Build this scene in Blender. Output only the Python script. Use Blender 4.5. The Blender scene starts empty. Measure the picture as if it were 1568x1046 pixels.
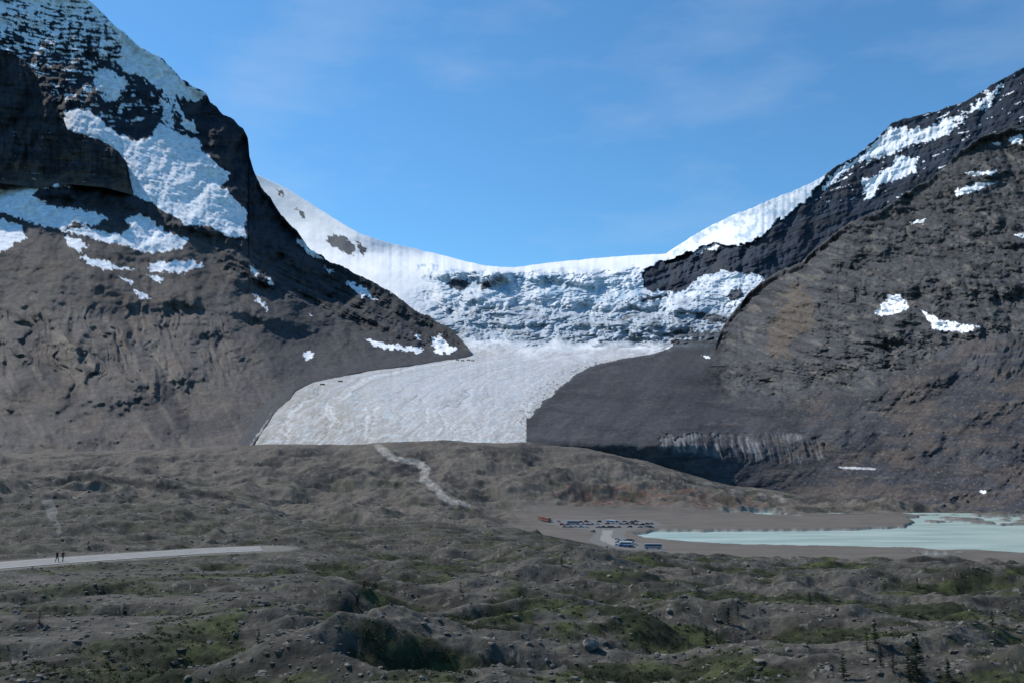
import bpy, math, random
import numpy as np
from mathutils import Vector, Matrix
random.seed(7); rng=np.random.RandomState(11)
F=1358.0; CX=784.0; CY=523.0; TH=math.atan(177/1358); CT=math.cos(TH); ST=math.sin(TH); CAMZ=60.0
sc=bpy.context.scene
sc.view_settings.view_transform='Standard'; sc.view_settings.look='None'; sc.view_settings.exposure=0
def P(px,py,D):
    u=(CY-py)/F; v=(px-CX)/F
    s=D/(CT-u*ST)
    return v*s, D+0*s, CAMZ+(ST+u*CT)*s
def project(x,y,z):
    dz=z-CAMZ; d=y*CT+dz*ST; up=dz*CT-y*ST
    return CX+F*x/d, CY-F*up/d
def onplane(px,py,z):
    u=(CY-py)/F; k=(ST+u*CT)/(CT-u*ST)
    D=(z-CAMZ)/k
    return P(px,py,D)
# ---------- noise
_g=rng.rand(256,256)*2*np.pi; _gx=np.cos(_g).astype(np.float32).ravel(); _gy=np.sin(_g).astype(np.float32).ravel()
def perlin(x,y):
    x,y=np.broadcast_arrays(x,y)
    fx=np.floor(x); fy=np.floor(y)
    xf=(x-fx).astype(np.float32); yf=(y-fy).astype(np.float32)
    xi=fx.astype(np.int32)&255; yi=fy.astype(np.int32)&255; x1=(xi+1)&255; y1=(yi+1)&255
    u=xf*xf*xf*(xf*(xf*6-15)+10); v=yf*yf*yf*(yf*(yf*6-15)+10)
    def g(a,b,p,q):
        k=a*256+b
        return _gx[k]*p+_gy[k]*q
    n00=g(xi,yi,xf,yf);n10=g(x1,yi,xf-1,yf);n01=g(xi,y1,xf,yf-1);n11=g(x1,y1,xf-1,yf-1)
    a=n00+u*(n10-n00); b=n01+u*(n11-n01)
    return 1.5*(a+v*(b-a))
def fbm(x,y,o=5,g=0.5,s=0.0):
    r=0;a=1;t=0; x=x+s*3.7; y=y+s*1.9
    for i in range(o):
        r=r+a*perlin(x,y); t+=a; a*=g
        x,y=(x*1.66-y*1.2+17.3),(x*1.2+y*1.66-9.1)
    return r/t*1.6
def afbm(x,y,o=5,g=0.5,s=0.0):
    r=0;a=1;t=0
    for i in range(o):
        r=r+a*perlin(x*2**i+17.3*i+s*3.1,y*2**i-9.1*i+s*1.7); t+=a; a*=g
    return r/t*1.6
def ridged(x,y,o=5,g=0.5,s=0.0):
    r=0;a=1;t=0; x=x+s*2.7; y=y+s*4.9
    for i in range(o):
        r=r+a*(1-2*np.abs(perlin(x,y))); t+=a; a*=g
        x,y=(x*1.8-y*.95+5.3),(x*.95+y*1.8+3.1)
    return r/t
def aridged(x,y,o=5,g=0.5,s=0.0):
    r=0;a=1;t=0
    for i in range(o):
        r=r+a*(1-2*np.abs(perlin(x*2**i+5.3*i+s,y*2**i+3.1*i+s*1.3))); t+=a; a*=g
    return r/t
def sstep(a,b,x):
    t=np.clip((x-a)/(b-a),0,1); return t*t*(3-2*t)
def curve(pts,x):
    p=np.array(pts,float); return np.interp(x,p[:,0],p[:,1])
def table(xk,yk,T,X,Y):
    T=np.array(T,float); xk=np.array(xk,float); yk=np.array(yk,float)
    i=np.clip(np.searchsorted(xk,X)-1,0,len(xk)-2); j=np.clip(np.searchsorted(yk,Y)-1,0,len(yk)-2)
    u=np.clip((X-xk[i])/(xk[i+1]-xk[i]),0,1); v=np.clip((Y-yk[j])/(yk[j+1]-yk[j]),0,1)
    return (T[j,i]*(1-u)+T[j,i+1]*u)*(1-v)+(T[j+1,i]*(1-u)+T[j+1,i+1]*u)*v
def smooth(A,n,ax):
    k=np.hanning(2*n+3)[1:-1]; k/=k.sum()
    pad=[(0,0),(0,0)]; pad[ax]=(n,n)
    B=np.pad(A,pad,mode='reflect',reflect_type='odd'); R=np.zeros_like(A)
    for i,w in enumerate(k):
        R+=w*(B[i:i+A.shape[0],:] if ax==0 else B[:,i:i+A.shape[1]])
    return R
def smooth1(a,n): return smooth(np.asarray(a,float)[None,:],n,1)[0]
def regD(cols,topS,bot,Dt,Db,a,X,Y,nx=40,ny=12):
    """smooth depth field for a mountain flank, pinned to its foot line"""
    py=np.arange(-90,820,3.0)[:,None]
    tt=np.clip((bot-py)/(bot-topS),-.1,1.08)
    D0=Db+(Dt-Db)*(a*tt-(a-1)*tt*tt)
    D0=smooth(smooth(D0,nx,1),ny,0)
    J=np.arange(len(cols))[None,:]
    def S(y):
        r=np.clip((y+90)/3.0,0,len(py)-1.01); i=r.astype(int); f=r-i
        JJ=np.broadcast_to(J,i.shape)
        return D0[i,JJ]*(1-f)+D0[i+1,JJ]*f
    return S(Y)+(Db-S(bot[None,:]))*np.exp(-(bot-Y)/40)
def pm(px,py,poly):
    p=np.array(poly,float); m=np.zeros(px.shape,bool)
    bb=(px>=p[:,0].min())&(px<=p[:,0].max())&(py>=p[:,1].min())&(py<=p[:,1].max())
    if not bb.any(): return m
    X=px[bb];Y=py[bb]; r=np.zeros(X.shape,bool)
    n=len(p)
    for i in range(n):
        x1,y1=p[i];x2,y2=p[(i+1)%n]
        if y1==y2: continue
        c=((y1>Y)!=(y2>Y))&(X<(x2-x1)*(Y-y1)/(y2-y1)+x1)
        r^=c
    m[bb]=r; return m
def pmw(px,py,polys,w=4,sc_=14,s=0):
    wx=px+w*fbm(px/sc_,py/sc_,4,.6,s); wy=py+w*.8*fbm(px/sc_+50,py/sc_,4,.6,s)
    m=np.zeros(px.shape,bool)
    for q in polys: m|=pm(wx,wy,q)
    return m.astype(float)
def mix(A,c,m):
    m=m[...,None]; return A*(1-m)+np.array(c,float)*m if not isinstance(c,np.ndarray) else A*(1-m)+c*m
def const(shape,c): return np.ones(shape+(1,))*np.array(c,float)
def ledge(X,Y,line,A,w,s=0,j=6):
    ly=curve(line,X)+j*fbm(X/34,X*0+s,4,.55); u=ly-Y
    xs=[p[0] for p in line]; m=sstep(xs[0]-15,xs[0]+45,X)*(1-sstep(xs[-1]-45,xs[-1]+15,X))*np.clip(.55+.8*fbm(X/60,Y*0+s*3,3),0,1)
    return -A*m*np.where(u<0,sstep(0,1,1+u/w),sstep(0,1,1-u/(2.4*w)))
# ---------- materials
def terrain_mat(name,scale,bump,var=0.35,rough=0.95,dist=1.0,spec=0.15):
    m=bpy.data.materials.new(name); m.use_nodes=True; nt=m.node_tree; N=nt.nodes; L=nt.links
    b=N['Principled BSDF']; b.inputs['Roughness'].default_value=rough
    b.inputs['Specular IOR Level'].default_value=spec
    at=N.new('ShaderNodeAttribute'); at.attribute_name='Col'
    tc=N.new('ShaderNodeTexCoord')
    n1=N.new('ShaderNodeTexNoise'); n1.inputs['Scale'].default_value=scale; n1.inputs['Detail'].default_value=8; n1.inputs['Roughness'].default_value=.7
    L.new(tc.outputs['Object'],n1.inputs['Vector'])
    mr=N.new('ShaderNodeMapRange'); mr.inputs['From Min'].default_value=.3; mr.inputs['From Max'].default_value=.7
    mr.inputs['To Min'].default_value=1-var; mr.inputs['To Max'].default_value=1+var
    L.new(n1.outputs['Fac'],mr.inputs['Value'])
    mul=N.new('ShaderNodeVectorMath'); mul.operation='SCALE'
    L.new(at.outputs['Color'],mul.inputs[0]); L.new(mr.outputs['Result'],mul.inputs['Scale'])
    L.new(mul.outputs['Vector'],b.inputs['Base Color'])
    bp=N.new('ShaderNodeBump'); bp.inputs['Strength'].default_value=bump; bp.inputs['Distance'].default_value=dist
    L.new(n1.outputs['Fac'],bp.inputs['Height']); L.new(bp.outputs['Normal'],b.inputs['Normal'])
    return m
def flat_mat(name,c,rough=.6,metal=0,var=.15,scale=6,spec=.5):
    m=bpy.data.materials.new(name); m.use_nodes=True; nt=m.node_tree; N=nt.nodes; L=nt.links
    b=N['Principled BSDF']; b.inputs['Roughness'].default_value=rough; b.inputs['Metallic'].default_value=metal
    b.inputs['Specular IOR Level'].default_value=spec
    n1=N.new('ShaderNodeTexNoise'); n1.inputs['Scale'].default_value=scale; n1.inputs['Detail'].default_value=4
    tc=N.new('ShaderNodeTexCoord'); L.new(tc.outputs['Object'],n1.inputs['Vector'])
    r=N.new('ShaderNodeValToRGB'); r.color_ramp.elements[0].position=.3; r.color_ramp.elements[1].position=.7
    r.color_ramp.elements[0].color=[v*(1-var) for v in c]+[1]; r.color_ramp.elements[1].color=[min(1,v*(1+var)) for v in c]+[1]
    L.new(n1.outputs['Fac'],r.inputs['Fac']); L.new(r.outputs['Color'],b.inputs['Base Color'])
    return m
# ---------- mesh builders
def mesh_np(name,V,quads=None,tris=None,col=None,mat=None,smoothsh=True):
    me=bpy.data.meshes.new(name)
    fs=quads if quads is not None else tris; k=fs.shape[1]
    me.vertices.add(len(V)); me.vertices.foreach_set('co',V.astype(np.float32).ravel())
    me.loops.add(fs.size); me.loops.foreach_set('vertex_index',fs.astype(np.int32).ravel())
    me.polygons.add(len(fs)); me.polygons.foreach_set('loop_start',np.arange(0,fs.size,k,dtype=np.int32))
    me.polygons.foreach_set('loop_total',np.full(len(fs),k,dtype=np.int32))
    me.update(calc_edges=True)
    me.polygons.foreach_set('use_smooth',np.full(len(fs),smoothsh))
    if col is not None:
        a=me.color_attributes.new('Col','FLOAT_COLOR','POINT')
        c=np.ones((len(V),4),np.float32); c[:,:3]=np.clip(col,0,1); a.data.foreach_set('color',c.ravel())
    if mat: me.materials.append(mat)
    me.update()
    o=bpy.data.objects.new(name,me); sc.collection.objects.link(o); return o
def grid_faces(nr,nc):
    idx=np.arange(nr*nc).reshape(nr,nc)
    return np.stack([idx[:-1,:-1],idx[1:,:-1],idx[1:,1:],idx[:-1,1:]],-1)
def sheet(name,X,Y,D,col,mat,cell=None):
    n=8; bx=[];by=[];bd=[];bc=[]
    for k in range(n,0,-1):
        bx.append(X[0]);by.append(Y[0]+k*k*1.5);bd.append(D[0]*(1+0.03*k));bc.append(col[0])
    X=np.vstack([bx,X]);Y=np.vstack([by,Y]);D=np.vstack([bd,D]);col=np.concatenate([bc,col],0)
    if cell is not None: cell=np.vstack([np.repeat(cell[:1],n,0),cell])
    x,y,z=P(X,Y,D)
    V=np.stack([x,y,z],-1).reshape(-1,3)
    f=grid_faces(*X.shape)
    fl=f.reshape(-1,4)
    cc=col.reshape(-1,3)
    if cell is None: return mesh_np(name,V,quads=fl,col=cc,mat=mat)
    f=f[cell[:-1,:-1]].reshape(-1,4)
    u,inv=np.unique(f,return_inverse=True)
    return mesh_np(name,V[u],quads=inv.reshape(-1,4),col=cc[u],mat=mat)

m_far=terrain_mat('mountain_rock',.035,.4,.32,dist=8)
m_snow=terrain_mat('glacier_ice_snow',.03,.2,.05,rough=.8,dist=5)
m_mid=terrain_mat('mountain_scree',.08,.5,.36,dist=3.2)
m_ground=terrain_mat('moraine_ground',1.6,.8,.45,dist=.25)
SNOW=(.78,.80,.83)
# ================= FAR SHEET
STEP=1.3
skyF=[(300,262),(383,262),(392,268),(410,275),(440,290),(480,315),(520,340),(550,358),(600,374),(640,382),(700,397),(745,408),(790,410),(830,404),(900,397),(960,392),(1020,389),(1045,372),(1060,362),(1090,346),(1120,331),(1160,315),(1200,299),(1240,282),(1262,270),(1280,255),(1310,240),(1340,214),(1365,190),(1385,182),(1430,172),(1480,155),(1520,130),(1568,103),(1700,40),(1900,-40)]
cols=np.arange(330,1860,STEP); nr=440
top=curve(skyF,cols)
top=top+2.2*fbm(cols/14,cols*0+3,4,.6)*sstep(1020,1100,cols)+.8*fbm(cols/20,cols*0+7,3)
t=np.linspace(0,1,nr)[:,None]
Y=top[None,:]+(700-top[None,:])*t; X=np.repeat(cols[None,:],nr,0)
xk=[330,550,700,850,1000,1150,1350,1568,1860]
yk=[-60,100,180,270,340,390,415,440,470,525,540,560,600,640,678,700]
T=[[5800]*5+[5600,5200,4700,4500],
   [5800]*5+[5400,5000,4400,4000],
   [7000,6000,5800,5800,5800]+[5200,4850,4200,3800],
   [7000,6200,6400,6600,5900,5000,4600,4000,3700],
   [6800,6000,6200,6500,5700,4800,4400,3900,3600],
   [6300,5700,5950,6300,5500,4550,4300,3850,3600],
   [5600,5150,5050,5050,4850,4450,4250,3800,3500],
   [5200,4900,4780,4780,4650,4300,4200,3800,3500],
   [4750,4600,4550,4550,4450,4150,4100,3700,3500],
   [3900]*5+[3800,3700,3600,3400],
   [3500]*5+[3500,3500,3500,3300],
   [2900]*9,[2150]*9,[1650]*9,[1350]*9,[1250]*9]
D=table(xk,yk,T,X,Y)
D=smooth(smooth(D,16,0),30,1)
def tongueD(py): return np.interp(py,[340,415,470,525,540,560,600,640,678,700],[5600,4900,4500,3900,3500,2900,2150,1650,1350,1250])
g=np.abs(np.gradient(D,axis=0)/np.gradient(Y,axis=0)); g=np.clip(smooth(smooth(g,12,0),12,1),2,14)
Lp=np.interp(Y,[525,543,552,562,578,592,605,625,650,678,700],[700,700,640,560,480,450,445,420,405,385,375])
Rp=np.interp(Y,[500,520,530,542,550,562,575,600,632,645,668,700],[1110,1030,1030,1000,950,900,880,850,815,830,835,835])
Lp=Lp+4*fbm(X*0+1,Y/12,3); Rp=Rp+6*fbm(X*0+5,Y/10,3)
tongue=sstep(516,552,Y+14*fbm(X/36,Y/16,4))
c=(X-Lp)/(Rp-Lp)
cw=c+.04*fbm(X/60,Y/40,3)
streak=afbm(cw*16,Y/120,5,.65); fine=fbm(X/7,Y/3,4,.65,3)
lines=aridged(cw*20+Y/60,Y/140,3,.5,4)
ridge_poly=[(984,412),(1010,402),(1040,392),(1062,384),(1090,372),(1128,378),(1150,374),(1190,340),(1232,312),(1262,272),(1300,200),(1400,90),(1600,-100),(1900,-100),(1900,560),(1180,560),(1180,440),(1160,422),(1110,413),(1075,425),(1040,447),(1000,446),(985,440)]
rockR=pmw(X,Y,[ridge_poly],6,18,2)*(X>983)
icefall=sstep(408,422,Y+9*fbm(X/30,Y/12,4))*(1-sstep(512,540,Y+12*fbm(X/30,Y/10,4,.5,9)))*sstep(590,700,X+(Y-470)*.5)*(1-rockR)
n_big=fbm(X/90,Y/60,5,.45,1)
wxx=X+14*fbm(X/50,Y/25,3,.5,90); wyy=Y+7*fbm(X/45,Y/30,3,.5,91)+.10*(X-850)*np.sin(X/130)
n_ser=ridged(wxx/26,wyy/9,4,.66,2)
n_ser2=aridged(wxx/11,wyy/13,3,.6,22)
rel=g*(4.5*n_big)*(1-tongue)*(1-icefall*.3)
rel=rel+g*icefall*(4.2*n_ser+2.4*n_ser2+8*fbm(X/60,Y/30,3,.5,92))
rel=rel+g*(1-rockR)*(ledge(X,Y,[(640,418),(760,424),(880,430),(985,434)],18,14,1,8)+ledge(X,Y,[(660,466),(800,458),(900,464),(1000,470),(1100,476)],13,12,2,12)+ledge(X,Y,[(700,498),(850,492),(1000,496),(1100,500)],8,9,3,10))
strata=afbm(X/160,(Y+.35*X)/9,4,.55,6)
rr_=ridged((X+.5*Y)/44,(Y-.3*X)/70,5,.55,8)
rel=rel*(1-rockR)+rockR*g*(13*rr_+3*strata)
rel=rel+tongue*g*.35*(streak*2.6+fine*1.1+2.5*fbm(X/40,Y/12,3,.5,17))
D2=D+rel*(sstep(0,10,(Y-top[None,:]))*.8+.2)
C=const(X.shape,SNOW)*(1+.05*fbm(X/30,Y/12,4))[...,None]
C=mix(C,(.52,.58,.64),icefall*.8)
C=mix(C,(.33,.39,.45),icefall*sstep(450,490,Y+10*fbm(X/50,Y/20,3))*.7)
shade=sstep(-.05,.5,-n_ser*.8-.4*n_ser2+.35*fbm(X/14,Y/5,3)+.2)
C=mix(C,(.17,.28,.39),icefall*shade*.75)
C=mix(C,(.22,.25,.27),icefall*sstep(.1,.6,fbm(X/40,Y/12,5,.64,9)+(Y-480)/140)*.75)
C=mix(C,(.80,.82,.84),icefall*sstep(.1,.5,fbm(X/34,Y/12,5,.64,12)-(Y-450)/150)*.8)
hb=pmw(X,Y,[[(640,402),(700,414),(760,417),(860,422),(900,434),(985,427),(985,458),(900,462),(820,450),(760,452),(690,445),(640,425)]],8,16)
C=mix(C,(.25,.40,.53),hb*sstep(-.1,.4,fbm(X/12,Y/18,4,.65,3))*.75)
C=mix(C,(.50,.60,.70),(1-icefall)*(Y>280)*sstep(.3,.6,afbm((X-.5*Y)/40,(Y-.55*X)/10,4,.6,35))*.2*(X<700))
tc_=const(X.shape,(.40,.405,.415))
dirt=np.clip(.85*(1-sstep(.0,.55,c+(620-Y)/420))+.5*sstep(585,665,Y)+.3*sstep(.88,1,c),0,1)
tc_=mix(tc_,(.265,.242,.20),np.clip(dirt*(.8+.6*streak),0,1))
tc_=mix(tc_,(.66,.68,.70),sstep(.1,.6,streak*.8+fine*.35)*.55)
tc_=mix(tc_,(.15,.15,.145),sstep(.70,.95,lines)*.6)
tc_=mix(tc_,(.40,.50,.58),sstep(.15,.7,fbm(X/25,Y/4,4,.6,21))*.5)
cr=aridged((X+Y*1.3)/13,(Y-.3*X)/30,3,.5,31)
tc_=mix(tc_,(.60,.61,.62),sstep(.5,.9,cr)*.45*sstep(590,640,Y))
tc_=tc_*(1+.14*fbm(X/5,Y/2.5,3,.7,121))[...,None]
C=mix(C,tc_,tongue)
out=((c<0)|(c>1))*sstep(538,546,Y+3*fbm(X/9,Y/9,3)); out=np.maximum(out,(Y>520)*(c>1.0))
C=mix(C,(.05,.051,.055),out)
spk=(fbm(X/5,Y/2.5,4,.7,40)>.4)*sstep(.84,.97,c)*tongue; C=mix(C,(.07,.07,.07),spk)
rk=pmw(X,Y,[[(498,368),(510,358),(528,362),(545,382),(540,392),(520,384)],[(545,366),(556,374),(562,386),(556,392),(550,382)],[(683,432),(700,427),(718,430),(720,440),(704,446),(690,441)],[(735,433),(750,430),(752,440),(738,446)],[(985,456),(1030,450),(1010,460),(980,464)],[(420,290),(436,296),(432,302)],[(1118,446),(1134,440),(1140,452),(1126,462),(1112,456)],[(1040,505),(1105,510),(1100,520),(1030,517)],[(1070,478),(1112,486),(1112,496),(1060,488)],[(450,318),(470,330),(466,336)],[(1040,524),(1100,528),(1095,534),(1030,530)]],6,9,3)
C=mix(C,(.07,.08,.095),rk)
dl=sstep(.15,.45,fbm(X/20,Y/5,4,.6,15))*(X>930+.8*(500-Y))*sstep(465,485,Y)*(1-tongue); C=mix(C,(.12,.135,.155),dl*.85)
rc=const(X.shape,(.023,.031,.045))*(1+.5*strata+.35*fbm(X/12,Y/12,4)+.3*rr_)[...,None]  # dark ridge rock, with the blue of distance haze baked into its colour
rc=mix(rc,(.048,.048,.052),sstep(.1,.5,fbm(X/50,Y/50,4,.5,38))*.5)
C=mix(C,rc,rockR)
snowR=pmw(X,Y,[[(1258,292),(1275,266),(1320,238),(1350,208),(1375,193),(1392,200),(1420,196),(1452,184),(1466,195),(1440,212),(1400,222),(1360,238),(1310,250),(1278,280)],
 [(1322,276),(1355,262),(1375,240),(1407,240),(1402,262),(1375,275),(1345,284),(1335,306),(1325,308)],
 [(1470,178),(1500,155),(1535,128),(1528,143),(1490,172)],[(1440,184),(1470,176),(1480,184),(1450,192)],
 [(1060,384),(1100,374),(1096,382),(1066,388)],[(1500,165),(1516,155),(1520,160),(1504,172)]],8,11,5)
C=mix(C,SNOW,snowR)
C=mix(C,SNOW,rockR*(afbm(X/30,(Y+.4*X)/5,4,.6,33)>.58)*(X>1240)*(Y<310))
cap=pmw(X,Y,[[(990,412),(1060,360),(1120,329),(1200,297),(1265,266),(1232,312),(1190,340),(1150,374),(1128,377),(1124,345),(1090,356),(1060,380),(1030,396)]],3,12)*(1-rockR)
C=mix(C,(.36,.48,.59),cap*sstep(-.1,.4,fbm(X/10,Y/12,4,.6,7))*.8)
isr=pm(X,Y,ridge_poly)&(X>983)
keep=~(((X>Rp+22)&(Y>560))|((X<Lp-22)&(Y>566)))
cF=cols.copy(); YF=Y.copy(); DF=D2.copy()
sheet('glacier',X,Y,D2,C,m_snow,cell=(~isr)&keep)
sheet('mountain_ridge',X,Y,D2,C,m_far,cell=isr&keep)

# ================= LEFT MOUNTAIN
skyL=[(-320,-70),(-100,-45),(0,-15),(100,-6),(135,2),(150,12),(170,34),(185,48),(215,72),(250,92),(275,118),(292,132),(315,143),(322,158),(338,172),(355,182),(372,198),(380,212),(382,240),(388,262),(400,288),(415,305),(430,328),(455,356),(470,378),(500,398),(530,412),(560,428),(600,448),(625,468),(660,488),(680,497),(700,512),(716,532),(722,540)]
botL=[(-320,705),(365,705),(385,680),(405,651),(420,627),(445,606),(450,595),(480,581),(560,564),(640,554),(700,545),(722,541)]
cols=np.arange(-320,722,STEP); nr=540
topb=curve(skyL,cols); top=topb+3.6*fbm(cols/18,cols*0+.3,5,.62); bot=smooth1(curve(botL,cols),4)+4
X=np.repeat(cols[None,:],nr,0); t=np.linspace(0,1,nr)[:,None]
Y=top+(bot-top)*t
Dt=curve([(-320,4700),(0,4700),(200,4700),(300,4600),(383,4500),(420,4400),(500,4250),(600,4100),(680,3900),(722,3560)],cols)
Db=np.minimum(tongueD(bot)*.996,1e9); Db=np.where(cols<380,np.minimum(curve([(-320,1190),(0,1210),(365,1235),(380,1340)],cols),tongueD(bot)),Db)
D=regD(cols,topb,bot,smooth1(Dt,20),Db,1.35,X,Y)
Dbase3=D.copy(); top3=top.copy(); bot3=bot.copy(); cols3=cols.copy()
def D3at(px,py):
    j=np.clip((px-cols3[0])/STEP,0,len(cols3)-1).astype(int); i=np.clip((py-top3[j])/(bot3[j]-top3[j])*(nr-1),0,nr-1).astype(int)
    return Dbase3[i,j]
g=np.clip(np.abs(np.gradient(D,axis=0)/np.gradient(Y,axis=0)),2,7); g=smooth(smooth(g,16,0),20,1)
upper=1-sstep(290,400,Y-.35*np.clip(X-300,0,400)+14*fbm(X/50,Y/50,4))
rockp=np.clip(smooth(smooth(pmw(X,Y,[[(340,330),(400,345),(470,372),(560,420),(640,465),(700,510),(700,540),(640,530),(560,505),(480,470),(400,440),(330,400)],[(40,285),(150,275),(215,300),(250,330),(300,345),(330,375),(240,345),(170,330),(90,318),(50,300)]],12,22,3),3,0),3,1),0,1)
spur=ridged((X-.6*(Y-400))/170,Y/300,4,.42,3)
gul=aridged((X-.3*(Y-400))/30+.8*fbm(X/60,Y/60,3),Y/150,4,.5,5)
strat=afbm(X/220,(Y-.12*X)/11,4,.6,14)
strat2=afbm(X/120+2,(Y-.45*X)/12,4,.6,15)
crag=ridged((X+.3*Y)/34,Y/46,4,.6,29)
zone_g=sstep(455,490,Y+12*fbm(X/60,X*0+2,3))*(1-sstep(560,620,Y))*(1-sstep(300,420,X))
hang=[(95,172),(120,165),(150,180),(178,203),(208,218),(228,212),(244,188),(268,203),(302,214),(312,235),(352,266),(340,286),(376,322),(378,365),(345,362),(330,350),(290,346),(250,322),(215,302),(190,290),(190,250),(180,232),(150,215),(100,200)]
hm=pmw(X,Y,[hang],6,14,1)
rough_up=26*ridged((X+.3*Y)/95,Y/120,4,.5,9)+9*crag+4*strat
rel=g*(upper*rough_up+(1-upper)*(20*spur+9*fbm(X/80,Y/55,4,.48,19)+1.2*fbm(X/12,Y/9,4,.6,2)+rockp*(8*crag+5*strat2))+zone_g*9*gul)
rel=rel+g*(ledge(X,Y,[(-320,468),(0,470),(120,466),(215,455),(300,462),(340,480)],13,28,5,10)
 +ledge(X,Y,[(40,300),(110,296),(190,308),(240,336),(320,352),(440,372)],15,14,6,6)
 +ledge(X,Y,[(350,372),(430,388),(520,432),(600,468),(660,496),(700,520)],15,16,7,6)
 +ledge(X,Y,[(370,420),(450,440),(540,475),(620,510),(670,525)],11,13,8,6)
 +ledge(X,Y,[(330,470),(420,490),(520,515),(600,535)],8,14,9,7)
 +ledge(X,Y,[(-320,600),(0,590),(200,600),(330,560),(430,575)],9,32,10,12))
hs=smooth(smooth(hm,6,0),6,1)
hr=ridged(X/20,(Y-.5*X)/8,4,.6,44)
rel=rel*(1-.6*hs)+hs*g*2.8*hr
fade=(sstep(0,14,Y-top)*.85+.15)*sstep(0,1,(bot-Y)/24)
D2=D+rel*fade
C=const(X.shape,(.080,.072,.068))
C=mix(C,(.050,.046,.047),sstep(0,.45,fbm(X/90,Y/60,5,.58,4)))
C=mix(C,(.125,.108,.092),sstep(.1,.6,afbm((X-.6*Y)/24,Y/190,5,.6,8))*.65)
C=mix(C,(.102,.080,.065),sstep(.1,.5,fbm(X/110,Y/40,4,.5,18))*.55)
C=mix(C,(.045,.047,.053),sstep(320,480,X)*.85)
C=C*(1+.38*gul*zone_g+.25*fbm(X/6,Y/6,4,.75,5))[...,None]
C=mix(C,(.15,.135,.12),((fbm(X/4.5,Y/3,3,.75,63)>.62)*(1-upper)).astype(float)*.5)
rock=const(X.shape,(.023,.028,.038))*(1+.6*strat+.4*fbm(X/9,Y/14,4,.6,8))[...,None]  # dark upper cliffs; bluish cast is aerial haze put into the albedo
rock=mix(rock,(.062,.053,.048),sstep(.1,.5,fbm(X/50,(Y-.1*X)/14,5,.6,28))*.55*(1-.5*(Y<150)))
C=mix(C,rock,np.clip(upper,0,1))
rock2=const(X.shape,(.034,.037,.043))*(1+.7*strat2+.4*fbm(X/8,Y/8,4,.6,108))[...,None]
rock2=mix(rock2,(.085,.074,.064),sstep(.1,.5,fbm(X/30,(Y-.45*X)/10,5,.6,128))*.6)
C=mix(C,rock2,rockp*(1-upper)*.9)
C=mix(C,(.034,.032,.032),smooth(pmw(X,Y,[[(0,480),(60,476),(120,486),(190,500),(270,498),(320,540),(330,560),(260,545),(180,560),(120,520),(40,520)]],22,30,13),5,0)*sstep(0,.5,-gul+.3)*.65)  # shadows of the gullied flank, painted into the colour
C=mix(C,(.20,.17,.14),pmw(X,Y,[[(75,500),(95,515),(150,558),(165,572),(140,562),(85,525)]],5,15)*.6)
summit=pm(X,Y,[(-320,-80),(150,-20),(185,50),(192,100),(150,120),(100,112),(60,108),(0,75),(-320,75)])
ss=afbm(X/26,(Y-.12*X+.1*abs(X-90))/4.6,4,.65,3)+.5*fbm(X/9,Y/20,3,.6,6)
sn=summit*(ss>.02+.3*sstep(50,110,Y)-.30*(1-sstep(0,50,Y)))
sn=np.maximum(sn,pm(X,Y,[(-320,100),(60,100),(200,110),(230,180),(180,200),(100,160),(60,130),(-320,180)])*(ss>.42))
sn=np.maximum(sn,pm(X,Y,[(185,120),(260,150),(300,220),(230,210)])*(ss>.6))
arete=[[(172,33),(200,58),(250,90),(288,132),(317,147),(300,156),(282,152),(270,148),(278,168),(292,188),(306,206),(292,202),(274,178),(260,152),(238,132),(215,118),(190,108),(180,96),(190,72)],
 [(140,112),(165,108),(196,124),(182,150),(165,158),(152,142)],[(245,150),(262,160),(268,200),(255,195)]]
sn=np.maximum(sn,pmw(X,Y,arete,9,12,4)); sn=np.maximum(sn,hm)
low=[[(-320,262),(0,268),(60,275),(110,278),(150,273),(110,286),(62,288),(48,298),(75,315),(150,326),(165,335),(140,346),(112,340),(95,354),(60,345),(30,335),(0,325),(-320,320)],
 [(-320,330),(0,335),(35,348),(38,366),(15,380),(0,386),(-320,400)],
 [(92,354),(130,348),(180,360),(202,350),(193,336),(215,328),(238,340),(250,354),(292,366),(280,380),(240,388),(215,386),(190,376),(150,368),(120,360)],
 [(100,362),(120,366),(137,378),(120,386),(103,376)],[(122,392),(150,398),(208,414),(160,413),(135,404)],[(225,410),(240,402),(300,400),(311,407),(280,419),(230,415)],
 [(203,442),(232,455),(216,461)],[(225,422),(255,427),(240,432)],[(465,540),(480,539),(479,548),(467,550)],[(384,406),(398,420),(390,426)],[(385,449),(398,457),(412,473),(408,476)],
 [(406,425),(422,432),(416,437)],[(558,517),(585,525),(650,534),(640,540),(575,531)],[(455,364),(470,376),(495,398),(480,394),(460,378)],[(530,430),(560,443),(578,460),(562,457),(535,440)],
 [(660,518),(676,513),(682,524),(700,535),(690,542),(664,538)],[(498,408),(512,416),(505,420)],[(630,510),(645,516),(640,520)],[(596,440),(608,450),(600,448)],[(180,424),(205,430),(200,436)],[(470,480),(480,484),(474,486)]]
sn=np.maximum(sn,pmw(X,Y,low,6,9,7))
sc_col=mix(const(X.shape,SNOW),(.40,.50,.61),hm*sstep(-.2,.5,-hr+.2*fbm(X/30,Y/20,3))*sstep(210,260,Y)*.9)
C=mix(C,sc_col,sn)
sheet('mountain',X,Y,D2,C,m_far)

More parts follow.
